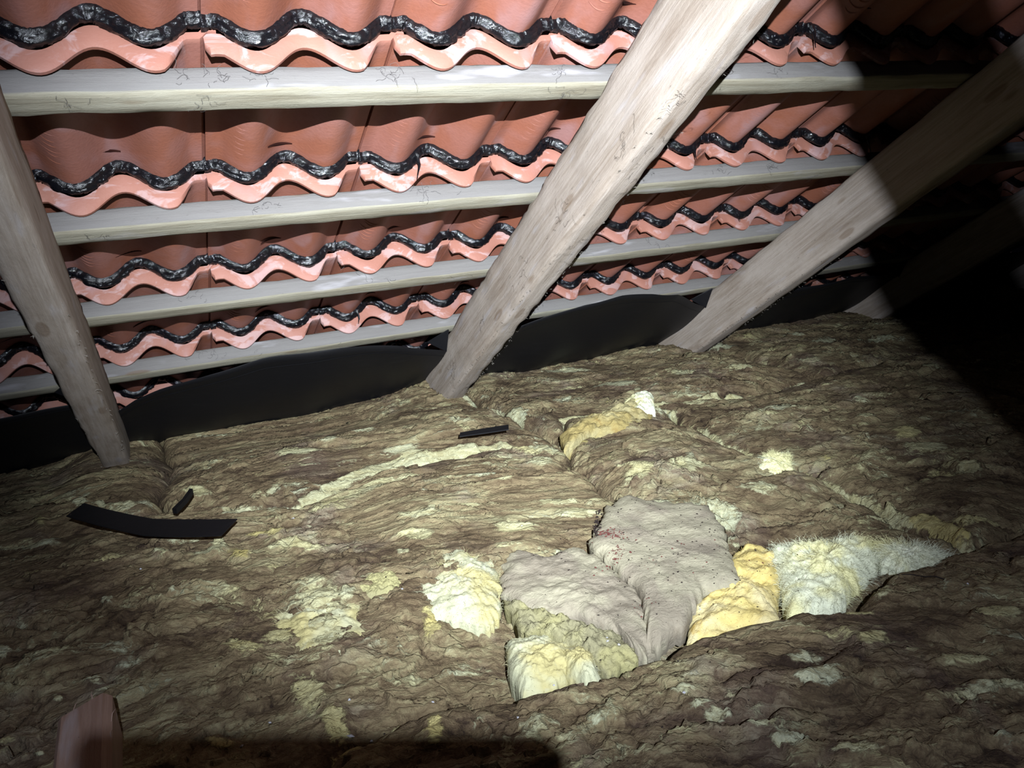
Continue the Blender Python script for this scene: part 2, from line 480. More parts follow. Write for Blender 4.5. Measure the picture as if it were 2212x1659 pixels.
def make_bead(seed):
    """bitumen rope bedding the tail of the tile above on this tile's head"""
    nT, nR = 150, 22; V = []; rng = random.Random(seed)
    tt = np.linspace(-0.005, 1.0, nT)
    th = np.linspace(0, 2 * np.pi, nR, endpoint=False)
    TT, AA = np.meshgrid(tt, th, indexing='ij')
    nz = fbm(TT * 22, AA * 1.1, seed, 4, 0.6); big = fbm(TT * 6, AA * 0.0 + seed, seed + 3, 2); wr = fbm(TT * 4 + 7, AA * 0.0 + seed * 3, seed + 4, 2); rg = np.clip(0.32 - np.abs(fbm(TT * 9, np.cos(AA) * 2.3 + np.sin(AA) * 1.7 + 5, seed + 8, 3, 0.6)), 0, 1) ** 1.5 * 3; hf = fbm(TT * 75 + AA * 1.5, AA * 3.2, seed + 6, 3, 0.6)
    for i, t in enumerate(tt):
        u = prof(min(max(t, 0), 1)); 
        lip = 0.016 * math.exp(-((t - 0.020) / 0.020) ** 2)
        # profile slope, so the rope stays square to the wave
        d = (prof(min(t + 0.004, 1)) - prof(max(t - 0.004, 0))) / (0.008 * TW); d = max(-1, min(1, d))
        L = math.hypot(1, d)
        for j, a in enumerate(th):
            rn = 0.0175 * (1 + 0.16 * big[i, j]) + lip * 0.55; rs = 0.0125 * (1 + 0.25 * big[i, j])
            two = 1 + 0.07 * math.cos(2 * a + 0.6)
            da = (a - (5.35 + 0.45 * big[i, 0]) + math.pi) % (2 * math.pi) - math.pi
            two *= 1 - 0.26 * math.exp(-(da / 0.26) ** 2) * (0.4 + 0.6 * (wr[i, j] > -0.1))
            k = (1.06 - 0.42 * rg[i, j] + 0.14 * nz[i, j] + 0.13 * hf[i, j] * max(0, min(1, 0.5 + 2.5 * wr[i, 0]))) * two
            oz = math.sin(a) * rn * k; os_ = -math.cos(a) * rs * k
            if oz > 0: os_ -= lip * 0.9 * oz / rn
            V.append((TW * t - oz * d / L, -0.010 + os_ + 0.002 * big[i, 0] , u + 0.0285 + oz / L + lip * 0.5))
    F = []
    for i in range(nT - 1):
        for j in range(nR):
            a = i * nR + j; b = i * nR + (j + 1) % nR
            F.append((a, b, b + nR, a + nR))
    F.append(tuple(reversed(range(nR)))); F.append(tuple(range((nT - 1) * nR, nT * nR)))
    me = pydata('bitumen_bead', V, F); me.materials.append(M_TAR)
    me.polygons.foreach_set('use_smooth', [True] * len(F))
    return me
def drip_mesh(seed, ln):
    """a drawn-out tar drip that hangs from the bead in front of the tile head"""
    rng = random.Random(seed); V = []; F = []; n = 12; nr = 6
    x = 0.0; y = 0.0
    for i in range(n + 1):
        a = i / n; r = 0.0052 * (1 - a) ** 1.6 + 0.0009
        x += rng.uniform(-0.0012, 0.0012) + 0.0008 * math.sin(a * 6 + seed); z = -ln * a
        for j in range(nr):
            q = 2 * math.pi * j / nr; V.append((x + r * math.cos(q), y - 0.004 * a + r * math.sin(q), z))
    for i in range(n):
        for j in range(nr):
            a = i * nr + j; b = i * nr + (j + 1) % nr; F.append((a, b, b + nr, a + nr))
    F.append(tuple(range(nr)))
    me = pydata('tar_drip', V, F); me.materials.append(M_TAR); return me

roof = bpy.data.objects.new('ceiling', None); C.objects.link(roof)
roof.matrix_world = ROOF
tag(roof, kind='structure')
tiles = [make_tile(s) for s in range(4)]
beads = [make_bead(s) for s in range(10, 18)]
slot = lens('nib_slot', 0.128, 0.292, 0.050, 0.0055, 1.0, M_SLOT)
ridge = [ridges(0.052, s) for s in range(3)]
rnd = random.Random(5)
drips = {(1, 4): (0.02, 0.050), (2, 1): (0.115, 0.055), (2, 3): (0.23, 0.035), (2, 5): (0.22, 0.05), (3, 2): (0.20, 0.03), (4, 1): (0.10, 0.04), (4, 3): (0.12, 0.03), (3, 5): (0.05, 0.03), (2, 2): (0.28, 0.04), (3, 0): (0.10, 0.0)}
for r in ROWS:
    for c in COLS:
        tl = bpy.data.objects.new('clay_tile', tiles[rnd.randrange(4)]); C.objects.link(tl); tl.parent = roof
        tl.location = (X0 + TW * c + rnd.uniform(-.0015, .0015), batten_s(r) + HEAD + rnd.uniform(-.002, .002), 0.8425 + rnd.uniform(-.0005, .001))
        tl.rotation_euler = (0, 0, rnd.uniform(-.004, .004))
        bd = bpy.data.objects.new('bitumen_bead', beads[rnd.randrange(8)]); C.objects.link(bd); bd.parent = tl
        sl = bpy.data.objects.new('nib_slot', slot); C.objects.link(sl); sl.parent = tl
        sl.location = (rnd.uniform(-.004, .004), rnd.uniform(-.006, .006), 0)
        rd = bpy.data.objects.new('mould_ridges', ridge[rnd.randrange(3)]); C.objects.link(rd); rd.parent = tl
        if (r, c) in drips and drips[(r, c)][1] > 0:
            dx, ln = drips[(r, c)]
            t = dx / TW
            d = bpy.data.objects.new('tar_drip', drip_mesh(r * 9 + c, ln)); C.objects.link(d); d.parent = tl
            d.location = (dx, -0.020, prof(t) + 0.020); d.rotation_euler = (math.radians(8), 0.15, 0)

# ------------------------------------------------------------------ insulation batts
SEAM1 = ([0.2, 0.9, 1.3, 1.54, 1.70, 1.90, 2.10, 2.6], [0.86, 0.85, 0.845, 0.852, 0.915, 0.897, 0.89, 0.885])
def S0(y): return -0.04 + 0.022 * np.sin(y * 9.0) + 0.008 * np.sin(y * 31)
def S1(y): return np.interp(y, *SEAM1) + 0.005 * np.sin(y * 40)
def S2(y): return 1.277 + 0.012 * np.sin(y * 11 + 1) + 0.005 * np.sin(y * 37)
def T1(x): return np.interp(x, [-1.2, -0.3, -0.04, 0.23, 0.33, 0.52, 0.68, 0.765, 0.88, 0.93, 1.0, 1.28, 1.56, 2.2, 3.9],
                            [1.86, 1.81, 1.815, 1.715, 1.752, 1.812, 1.778, 1.738, 1.70, 1.72, 1.845, 1.823, 1.745, 1.75, 1.78]) + 0.004 * np.sin(x * 45)
def T0(x): return np.interp(x, [-1.2, 0.0, 0.05, 0.134, 0.277, 0.369, 0.505, 0.60, 0.677, 0.825, 0.927, 1.036, 1.2, 1.4, 2.2, 3.9],
                            [0.80, 0.80, 0.82, 0.862, 0.886, 0.869, 0.84, 0.837, 0.847, 0.805, 0.765, 0.80, 0.80, 0.80, 0.82, 0.82]) + 0.003 * np.sin(x * 60)

PATCH = [(0.28,1.979,0.064,-0.041,0.01,0.049,0.3),(0.359,2.007,0.043,-0.028,0.008,0.036,0.1),(0.1,1.732,0.056,-0.034,0.004,0.032,0.2),(0.024,1.882,0.039,-0.024,0.002,0.03,0.4),(0.177,1.225,0.056,-0.032,0.017,0.078,0.25),(0.16,1.113,0.045,-0.026,0.013,0.059,0.35),(0.038,1.155,0.039,-0.023,0.003,0.023,0.6),(0.094,1.15,0.033,-0.018,0.005,0.029,0.5),(0.109,1.002,0.029,-0.016,0.008,0.043,0.5),(0.131,0.925,0.022,-0.013,0.011,0.047,0.6),(0.127,0.858,0.026,-0.014,0.006,0.025,0.7),(0.18,1.45,0.049,-0.028,0.005,0.024,0.4),(0.077,1.469,0.024,-0.014,0.004,0.027,0.9),(0.133,1.546,0.042,-0.025,0.003,0.022,0.8),(0.326,1.077,0.019,-0.012,0.013,0.038,0.8),(1.291,2.03,0.071,-0.05,0.022,0.034,0.1),(1.243,1.784,0.043,-0.029,0.039,0.057,0.05),(1.081,1.726,0.094,-0.062,0.046,0.072,0.75),(0.954,1.682,0.03,-0.02,0.035,0.061,0.9),(1.079,1.381,0.018,-0.012,0.025,0.032,0.05),(1.257,1.285,0.044,-0.028,0.045,0.047,0.1),(1.522,1.548,0.05,-0.034,0.022,0.023,0.1),(1.452,1.525,0.039,-0.026,0.015,0.017,0.4),(1.509,1.762,0.066,-0.046,0.021,0.024,0.3),(1.037,1.343,0.053,-0.033,0.033,0.043,0.3),(0.942,1.388,0.044,-0.028,0.03,0.044,0.4),(1.108,1.181,0.065,-0.04,0.02,0.022,0.2),(1.63,1.363,0.028,-0.019,0.016,0.015,0.2),(1.738,1.474,0.02,-0.013,0.025,0.023,0.1),(0.992,1.16,0.039,-0.024,0.037,0.046,0.05),(0.735,1.304,0.049,-0.03,0.013,0.023,0.3),(0.71,1.359,0.05,-0.031,0.011,0.02,0.3),(0.648,1.51,0.054,-0.034,0.009,0.018,0.3),(0.583,1.299,0.047,-0.028,0.016,0.033,0.4),(0.406,1.382,0.041,-0.024,0.011,0.031,0.4),(0.518,1.463,0.068,-0.042,0.006,0.018,0.3),(0.441,1.484,0.06,-0.037,0.006,0.017,0.2),(1.632,1.24,0.036,-0.023,0.038,0.03,0.6),(1.591,1.156,0.052,-0.033,0.04,0.032,0.3),(1.55,1.021,0.032,-0.02,0.022,0.017,0.4),(1.343,0.864,0.043,-0.026,0.025,0.017,0.6),(1.063,0.627,0.035,-0.02,0.018,0.012,0.5),(0.927,0.58,0.042,-0.024,0.012,0.009,0.4),(0.92,0.529,0.031,-0.017,0.009,0.006,0.2),(0.565,0.665,0.02,-0.011,0.011,0.014,0.1),(0.56,0.688,0.021,-0.012,0.008,0.009,0.05),(0.743,0.694,0.028,-0.016,0.019,0.018,0.0),(0.727,0.636,0.037,-0.02,0.016,0.015,0.0),(0.561,0.728,0.016,-0.009,0.008,0.011,0.1),(0.612,0.584,0.029,-0.016,0.011,0.012,0.1),(0.668,0.536,0.034,-0.018,0.009,0.008,0.3),(0.604,0.615,0.025,-0.013,0.007,0.008,0.2),(1.335,1.799,0.109,-0.074,0.016,0.022,0.3),(0.904,1.938,0.033,-0.022,0.029,0.061,0.05),(0.888,1.999,0.045,-0.031,0.013,0.027,0.1),(0.73,1.936,0.044,-0.029,0.009,0.021,0.1),(0.479,2.078,0.045,-0.029,0.007,0.024,0.1),(-0.309,1.764,0.079,-0.047,-0.002,0.025,0.2),(-0.276,1.767,0.027,-0.015,-0.002,0.031,0.05),(-0.304,1.911,0.017,-0.011,-0.004,0.046,0.6),(-0.145,1.897,0.067,-0.041,0.0,0.023,0.2),(-0.224,1.96,0.02,-0.012,-0.001,0.03,0.1),(0.041,1.533,0.017,-0.01,0.004,0.042,0.3),(-0.171,1.188,0.015,-0.008,-0.001,0.018,0.1),(-0.134,1.173,0.016,-0.009,0.0,0.015,0.2),(-0.156,1.418,0.014,-0.009,-0.001,0.017,0.05),(-0.052,1.375,0.007,-0.005,0.0,0.011,0.0),(-0.31,1.352,0.017,-0.01,-0.004,0.03,0.0),(-0.219,1.173,0.015,-0.008,-0.001,0.013,0.2),(-0.016,0.956,0.022,-0.012,0.001,0.014,0.7),(-0.233,1.055,0.011,-0.006,-0.001,0.008,0.1),(-0.06,1.55,0.016,-0.009,0.0,0.021,0.3),(0.561,1.837,0.093,-0.06,0.014,0.039,0.15),(0.446,1.782,0.04,-0.025,0.011,0.036,0.3),(0.697,1.788,0.071,-0.046,0.012,0.029,0.2),(0.814,1.674,0.06,-0.038,0.021,0.041,0.4),(0.785,1.567,0.038,-0.024,0.019,0.037,0.2),(0.478,1.119,0.021,-0.013,0.008,0.017,0.9),(0.52,1.094,0.028,-0.016,0.009,0.017,0.7),(2.363,1.948,0.074,-0.056,0.028,0.024,0.0),(2.214,2.202,0.04,-0.031,0.022,0.022,0.0),(2.212,2.063,0.038,-0.029,0.043,0.041,0.0),(1.689,1.909,0.047,-0.034,0.018,0.02,0.3),(2.11,1.546,0.032,-0.023,0.021,0.016,0.2),(1.295,2.334,0.078,-0.057,0.015,0.027,0.1),(0.238,0.816,0.016,-0.009,0.012,0.033,0.8),(0.214,0.878,0.017,-0.009,0.009,0.027,0.6),(0.358,1.323,0.016,-0.009,0.007,0.022,0.2),(1.925,2.282,0.053,-0.041,0.028,0.034,0.0),(0.979,0.762,0.018,-0.01,0.033,0.029,0.3),(0.897,0.735,0.036,-0.02,0.01,0.009,0.5),(0.86,0.677,0.028,-0.016,0.014,0.012,0.5),(0.848,1.095,0.023,-0.013,0.012,0.015,0.0)]

STRIPES = [([(0.25,1.735),(0.331,1.78),(0.406,1.807),(0.523,1.835),(0.649,1.799),(0.765,1.764),(0.822,1.688),(0.858,1.608)], 0.017, 0.22),
           ([(1.283,1.20),(1.277,1.135),(1.278,1.039),(1.280,0.962),(1.290,0.909),(1.288,0.835)], 0.014, 0.35), ([(1.30,0.93),(1.285,0.85)], 0.02, 0.75),
           ([(1.003,1.871),(1.28,1.837),(1.557,1.756)], 0.012, 0.3), ([(0.90,2.05),(0.885,2.16),(0.84,2.25)], 0.010, 0.1)]
def surf(x, y):
    """relief and colouring shared by all batts: height offset, torn mask, tone, yellowness"""
    # fibre direction turns from rising-left to falling-right across the loft
    a = np.interp(x + 0.35 * (y - 1.0), [-0.3, 0.5, 1.0, 2.0], [-0.16, -0.27, -0.46, -0.55])
    wx = fbm(x * 3.1, y * 3.1, 3, 3) * 0.07; wy = fbm(x * 3.1 + 9, y * 3.1, 4, 3) * 0.07
    u = (x * np.cos(a) + y * np.sin(a)) + wx; v = (-x * np.sin(a) + y * np.cos(a)) + wy
    big = fbm(u * 1.8, v * 2.9, 11, 3)
    mid = fbm(u * 6.0, v * 9.5, 21, 4, 0.55)
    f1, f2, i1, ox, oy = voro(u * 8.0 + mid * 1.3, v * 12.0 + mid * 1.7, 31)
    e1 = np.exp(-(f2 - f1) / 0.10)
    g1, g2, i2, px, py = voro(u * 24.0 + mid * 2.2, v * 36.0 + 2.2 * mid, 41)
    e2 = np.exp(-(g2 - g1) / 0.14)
    ms = sstep(-0.15, 0.25, fbm(x * 2.3 + 4, y * 3.3, 51, 3))          # where the crust is broken up
    fine = fbm(u * 45, v * 80, 61, 3, 0.6)
    h = 0.022 * big + 0.011 * mid + (0.009 * (i1 - 0.5) + 0.012 * oy * (i1 > .35) - 0.0022 * e1) + (0.3 + 0.7 * ms) * (0.005 * (i2 - 0.5) + 0.006 * py - 0.003 * e2) + 0.0022 * fine
    torn = 0.20 + 0.50 * fbm(u * 8 + 3, v * 13, 71, 4, 0.62) + 0.16 * ms * (i2 > 0.80) + 0.10 * (i1 > 0.88)
    tone = 0.46 + 0.22 * fbm(x * 2.6, y * 3.6, 81, 3) + 0.16 * mid + 0.13 * (i1 - 0.5) + ms * 0.16 * (i2 - 0.4) - 0.06 * e1 - 0.08 * ms * e2  # flake edges toned darker, for dirt and painted crevice shade
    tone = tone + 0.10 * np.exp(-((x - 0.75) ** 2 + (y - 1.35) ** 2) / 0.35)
    yel = 0.30 + 0.8 * fbm(x * 5, y * 6, 91, 3)
    pn = fbm(u * 14, v * 34, 95, 3, 0.6)
    for (cx, cy, ax, ay, bx, by, hue) in PATCH:
        sel = (np.abs(x - cx) < 0.32) & (np.abs(y - cy) < 0.32)
        if not sel.any(): continue
        det = ax * by - ay * bx; dx = x[sel] - cx; dy = y[sel] - cy
        p = (dx * by - dy * bx) / det; q = (-dx * ay + dy * ax) / det
        r = np.sqrt(p * p + q * q) + 0.55 * pn[sel]
        m = np.clip(1.22 - r, 0, 1) * 0.95
        torn[sel] = np.maximum(torn[sel], m)
        h[sel] = h[sel] + 0.006 * sstep(0, 0.6, m)
        yel[sel] = np.where(m > 0.15, hue + 0.25 * pn[sel], yel[sel])
    for line, wd, hue in STRIPES:
        P = np.array(line); dm = np.full(x.shape, 9.0)
        for a0, b0 in zip(P[:-1], P[1:]):
            e = b0 - a0; tt = np.clip(((x - a0[0]) * e[0] + (y - a0[1]) * e[1]) / (e @ e), 0, 1)
            dm = np.minimum(dm, np.hypot(x - a0[0] - tt * e[0], y - a0[1] - tt * e[1]))
        m = np.clip(1.5 - dm / wd - 0.7 * np.abs(pn), 0, 1)
        torn = np.maximum(torn, m); yel = np.where(m > 0.1, hue + 0.3 * pn, yel)
        h = h + 0.004 * sstep(0, 0.7, m) * (0.6 + pn)
    return h, torn, tone, yel, u, v

def batt(label, xl, xr, yb, yt, y0, y1, x0, x1, z, step, yellow='', hollow=None, tilt=None, dark=0.0):
    """xl/xr(y) and yb/yt(x) are the (wavy) borders; the batt is a pillow with a skirt down to the boards"""
    nu = max(20, int((x1 - x0) / step)); nv = max(20, int((y1 - y0) / step))
    U, V = np.meshgrid(np.linspace(0, 1, nu), np.linspace(0, 1, nv))
    yy = y0 + (y1 - y0) * V
    for _ in range(3):
        xx = xl(yy) + (xr(yy) - xl(yy)) * U
        yy = yb(xx) + (yt(xx) - yb(xx)) * V
    X, Y = xx, yy
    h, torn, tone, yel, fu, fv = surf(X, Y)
    dl = X - xl(Y); dr = xr(Y) - X; db = Y - yb(X); dt = yt(X) - Y
    d = np.minimum(np.minimum(dl, dr), np.minimum(db, dt)); d = np.maximum(d, 0)
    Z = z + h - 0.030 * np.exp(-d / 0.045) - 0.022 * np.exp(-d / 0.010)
    Z += 0.006 * np.sin(Y * 7) * np.sin(X * 5)
    if hollow is not None: Z += hollow(X, Y)
    for k, dd in (('l', dl), ('r', dr), ('b', db), ('t', dt)):
        if k in yellow:
            m = np.exp(-dd / 0.016) * (0.75 + 0.9 * fbm(X * 9, Y * 9, 99, 3))
            torn = np.maximum(torn, m * 1.15); Z += 0.012 * np.exp(-dd / 0.016)
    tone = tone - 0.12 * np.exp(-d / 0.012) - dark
    P = np.stack([X, Y, Z], -1)
    # skirt rings around the border
    rows = [P]
    idx = [(0, i) for i in range(nu)] + [(j, nu - 1) for j in range(1, nv)] + [(nv - 1, i) for i in range(nu - 2, -1, -1)] + [(j, 0) for j in range(nv - 2, 0, -1)]
    bi = np.array([j * nu + i for j, i in idx])
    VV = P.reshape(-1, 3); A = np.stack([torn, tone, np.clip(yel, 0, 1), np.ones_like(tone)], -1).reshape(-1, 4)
    FL = np.stack([fu, fv, Z, np.ones_like(tone)], -1).reshape(-1, 4); FL = np.concatenate([FL, FL[bi] + [0, .05, 0, 0], FL[bi] + [0, .1, 0, 0]])
    F = np_grid_faces(nu, nv)
    cur = bi; nb = len(bi)
    extraV = []; extraA = []; FF = [F]; base = len(VV)
    for q, zz in enumerate((0.5, 1.0)):
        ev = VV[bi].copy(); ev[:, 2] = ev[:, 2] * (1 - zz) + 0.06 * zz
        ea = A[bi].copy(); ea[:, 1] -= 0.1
        new = np.arange(nb) + base; base += nb
        extraV.append(ev); extraA.append(ea)
        FF.append(np.stack([np.roll(cur, -1), cur, new, np.roll(new, -1)], 1)); cur = new
    VV = np.concatenate([VV] + extraV); A = np.concatenate([A] + extraA); FA = np.concatenate(FF)
    me = np_mesh('insulation_batt', VV, FA)
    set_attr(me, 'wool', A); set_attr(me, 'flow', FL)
    o = link('insulation_batt', me, None, M_WOOL)
    tag(o, label, 'insulation', 'mineral wool batts laid over the ceiling')
    return o
k_ = lambda c: (lambda q: np.zeros_like(q) + c)
def hollow_mid(x, y):
    r = np.sqrt(((x - 0.70) / 0.50) ** 2 + ((y - 0.98) / 0.26) ** 2)
    return -0.035 * (1 - sstep(0.55, 1.1, r))
def bulge_far(x, y):
    return sstep(1.90, 2.32, y) * np.interp(x, [-1.1, -0.32, -0.22, -0.1, 0.02, 0.1, 0.4, 0.65, 0.8, 0.95, 1.2, 1.5, 1.75, 1.9, 2.4, 3.9], [-0.07, -0.06, -0.025, -0.025, -0.05, -0.055, -0.065, -0.035, -0.012, -0.02, -0.040, -0.035, -0.012, -0.03, -0.03, -0.03])
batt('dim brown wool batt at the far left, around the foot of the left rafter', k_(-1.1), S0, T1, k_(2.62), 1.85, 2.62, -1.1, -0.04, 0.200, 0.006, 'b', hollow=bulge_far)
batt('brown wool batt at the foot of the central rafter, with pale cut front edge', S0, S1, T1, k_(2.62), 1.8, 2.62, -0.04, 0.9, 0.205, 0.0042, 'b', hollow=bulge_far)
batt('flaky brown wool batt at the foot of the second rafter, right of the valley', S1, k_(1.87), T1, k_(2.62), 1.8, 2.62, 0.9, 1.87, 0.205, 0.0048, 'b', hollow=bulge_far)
batt('darkest wool batt at the far right, in the shade of the added bar', k_(1.87), k_(3.9), T1, k_(2.62), 1.8, 2.62, 1.87, 3.9, 0.205, 0.009, '', hollow=bulge_far)
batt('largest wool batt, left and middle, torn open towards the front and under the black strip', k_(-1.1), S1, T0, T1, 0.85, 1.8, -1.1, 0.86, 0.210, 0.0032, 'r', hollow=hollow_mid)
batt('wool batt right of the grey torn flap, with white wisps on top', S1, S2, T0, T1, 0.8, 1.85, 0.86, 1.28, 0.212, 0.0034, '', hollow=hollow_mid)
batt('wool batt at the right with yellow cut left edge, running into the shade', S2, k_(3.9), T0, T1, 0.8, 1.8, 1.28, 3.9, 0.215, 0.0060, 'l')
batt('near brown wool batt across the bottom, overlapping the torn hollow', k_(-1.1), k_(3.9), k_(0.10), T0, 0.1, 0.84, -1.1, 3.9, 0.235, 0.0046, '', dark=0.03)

floor = link('floor', pydata('floor', [(-1.6, -2.6, 0), (4.4, -2.6, 0), (4.4, 3.2, 0), (-1.6, 3.2, 0), (-1.6, -2.6, 0.05), (4.4, -2.6, 0.05), (4.4, 3.2, 0.05), (-1.6, 3.2, 0.05)],
     [(3, 2, 1, 0), (4, 5, 6, 7), (0, 1, 5, 4), (1, 2, 6, 5), (2, 3, 7, 6), (3, 0, 4, 7)]), None, M_BOARD, smooth=False)
tag(floor, kind='structure')

# ------------------------------------------------------------------ torn pieces
def lump(name, label, pts, z0, h, mat, seed, p=2.5, rough=0.006, tilt=(0, 0), strands=0, slen=0.02, cat='insulation', fold=0.0, jag=0.07, scale=26, smat=None, step=None):
    pts = np.array(pts); c = pts.mean(0)
    # outline resampled and roughened
    n = 150; P = np.vstack([pts, pts[:1]]); seg = np.hypot(*np.diff(P, axis=0).T); cum = np.r_[0, np.cumsum(seg)]
    s = np.linspace(0, cum[-1], n, endpoint=False)
    ox = np.interp(s, cum, P[:, 0]); oy = np.interp(s, cum, P[:, 1])
    for _ in range(2): ox = (np.roll(ox, 1) + 2 * ox + np.roll(ox, -1)) / 4; oy = (np.roll(oy, 1) + 2 * oy + np.roll(oy, -1)) / 4
    size = 0.5 * (np.ptp(pts[:, 0]) + np.ptp(pts[:, 1]))
    jg = 1 + jag * fbm(ox * 60, oy * 60, seed, 4, 0.7) * 1.8
    rs = np.r_[np.linspace(0.02, 0.9, 34), 0.94, 0.97, 0.99, 1.0, 1.0, 0.96]
    V = []
    for k, r in enumerate(rs):
        x = c[0] + (ox - c[0]) * r * (1 + (jg - 1) * r ** 3); y = c[1] + (oy - c[1]) * r * (1 + (jg - 1) * r ** 3)
        dome = h * max(0, 1 - r ** p) ** 0.6
        nz = rough * (fbm(x * scale, y * scale, seed + 5, 5, 0.6) * 2.2) + rough * 0.8 * fbm(x * scale * 0.4, y * scale * 1.3, seed + 8, 3)
        z = z0 + dome + nz * min(1, 0.4 + dome / max(h, 1e-6)) + tilt[0] * (x - c[0]) + tilt[1] * (y - c[1])
        if fold: z = z + fold * np.abs(np.sin((x * 1.2 + y * 0.7) * 34 + 3 * fbm(x * 9, y * 9, seed, 2)))
        if k == len(rs) - 2: z = z - 0.012
        if k == len(rs) - 1: z = z - 0.045
        V.append(np.stack([x, y, z], 1))
    V = np.concatenate(V); F = []
    for k in range(len(rs) - 1):
        a = k * n + np.arange(n); b = k * n + (np.arange(n) + 1) % n
        F.append(np.stack([a, a + n, b + n, b], 1))
    F = np.concatenate(F)
    capc = np.arange(n)
    me = bpy.data.meshes.new(name)
    me.from_pydata([tuple(q) for q in V], [], [tuple(map(int, f)) for f in F] + [tuple(int(q) for q in capc)])
    me.update()
    o = link(name, me, None, mat); tag(o, label, cat)
    if strands:
        rng = random.Random(seed); SV = []; SF = []
        nv = len(V)
        for q in range(strands):
            k = int(len(rs) * (rng.random() ** 0.45)); k = min(k, len(rs) - 3); i = rng.randrange(n)
            b = Vector(V[k * n + i]); out = Vector((b.x - c[0], b.y - c[1], 0))
            if out.length > 1e-5: out.normalize()
            d = (out * rng.uniform(0.2, 1.2) + Vector((rng.gauss(0, .45), rng.gauss(0, .45), rng.uniform(-0.1, 0.7)))).normalized()
            ln = slen * rng.uniform(0.4, 1.3); w = 0.00017
            sd = d.cross(Vector((rng.gauss(0, 1), rng.gauss(0, 1), rng.gauss(0, 1)))).normalized() * w
            b = b - d * 0.003
            m = b + d * ln * 0.55 + Vector((rng.gauss(0, .0015), rng.gauss(0, .0015), rng.gauss(0, .0015))); e = b + d * ln + Vector((rng.gauss(0, .003), rng.gauss(0, .003), -ln * 0.2))
            a0 = len(SV); SV += [b - sd, b + sd, m - sd, m + sd, e]; SF += [(a0, a0 + 1, a0 + 3, a0 + 2), (a0 + 2, a0 + 3, a0 + 4)]
        so = link('loose_fibres', pydata('loose_fibres', SV, SF), o, smat or mat); tag(so, kind='stuff')
    return o

lump('insulation_flap', 'grey-beige torn slab of wool over the hollow, dusted with red grit', [(0.701,1.183),(0.778,1.265),(0.843,1.304),(0.876,1.257),(0.975,1.184),(0.945,1.104),(0.903,1.041),(0.834,0.911),(0.793,0.922),(0.763,0.933),(0.672,0.864),(0.588,0.843),(0.662,0.97),(0.67,1.061),(0.666,1.151)], 0.207, 0.020, M_GREY, 1, p=9, rough=0.0036, tilt=(-0.05, 0.03), strands=500, slen=0.012, jag=0.08, scale=15)
lump('insulation_flap', 'flaky grey wool slab lying in front left of the red-dusted slab', [(0.586,1.168),(0.653,1.18),(0.672,1.127),(0.668,1.043),(0.661,0.962),(0.607,0.859),(0.578,0.83),(0.578,0.904),(0.547,0.98),(0.482,1.018),(0.465,1.1),(0.505,1.196),(0.55,1.231)], 0.200, 0.018, M_GREY, 2, p=8, rough=0.0045, strands=300, slen=0.010, jag=0.10, scale=18)
lump('insulation_shred', 'crumbly olive shred of wool between grey slab and yellow tuft', [(0.459,1.087),(0.511,0.993),(0.572,0.907),(0.573,0.845),(0.514,0.829),(0.504,0.865),(0.478,0.932),(0.445,0.994)], 0.200, 0.020, M_OLIVE, 3, p=3, rough=0.010, strands=300, slen=0.012, jag=0.12, scale=34)
lump('insulation_tuft', 'lemon yellow tuft of clean wool in front of the grey slabs', [(0.415,0.982),(0.461,0.977),(0.497,0.922),(0.481,0.866),(0.431,0.845),(0.384,0.854),(0.388,0.918)], 0.190, 0.030, M_CREAM, 4, p=3, rough=0.006, strands=500, slen=0.010)
lump('insulation_tuft', 'small rounded yellow tuft touching the edge of the near batt', [(0.47,0.917),(0.503,0.918),(0.51,0.862),(0.494,0.822),(0.466,0.814),(0.455,0.862)], 0.195, 0.030, M_CREAM, 5, p=2.5, rough=0.006, strands=300, slen=0.008)
lump('insulation_tuft', 'brightest cream wool tuft, centre front, left of the grey slabs', [(0.319,1.177),(0.381,1.23),(0.42,1.287),(0.462,1.272),(0.501,1.208),(0.474,1.139),(0.441,1.057),(0.411,1.028),(0.374,1.056),(0.33,1.089),(0.316,1.129)], 0.200, 0.028, M_CREAM, 6, p=2.5, rough=0.006, strands=1500, slen=0.018, jag=0.12)
lump('insulation_tuft', 'wide pale yellow torn area of wool on the left foreground', [(0.128,1.305),(0.199,1.29),(0.219,1.234),(0.236,1.175),(0.225,1.105),(0.183,1.059),(0.14,1.057),(0.109,1.114),(0.094,1.15),(0.099,1.222)], 0.212, 0.014, M_CREAM, 7, p=2.0, rough=0.005, strands=1500, slen=0.018, jag=0.16)
lump('insulation_tuft', 'orange-yellow wedge of clean wool right of the grey slab', [(0.88,1.014),(0.958,1.04),(0.975,1.009),(0.997,0.985),(0.908,0.903),(0.84,0.842),(0.816,0.796),(0.746,0.822),(0.656,0.838),(0.718,0.913),(0.763,0.933),(0.821,0.919)], 0.180, 0.026, M_YELLOW, 8, p=3.5, rough=0.007, strands=500, slen=0.012, jag=0.05, fold=0.006)
lump('insulation_tuft', 'big fluffy whitish-yellow ball of wool at the right', [(0.956,0.989),(1.005,0.97),(1.069,0.942),(1.14,0.942),(1.154,0.912),(1.069,0.845),(0.98,0.809),(0.896,0.779),(0.845,0.787),(0.844,0.825),(0.897,0.892)], 0.195, 0.040, M_WHITE, 9, p=2.0, rough=0.008, strands=5000, slen=0.022, jag=0.10)
lump('insulation_wisp', 'white wispy tail of fibres at the right end of the fluffy ball', [(1.126,0.908),(1.16,0.867),(1.194,0.837),(1.2,0.796),(1.119,0.788),(1.086,0.816),(1.085,0.854)], 0.205, 0.022, M_WHITE, 10, p=1.6, rough=0.006, strands=2500, slen=0.026, jag=0.25)
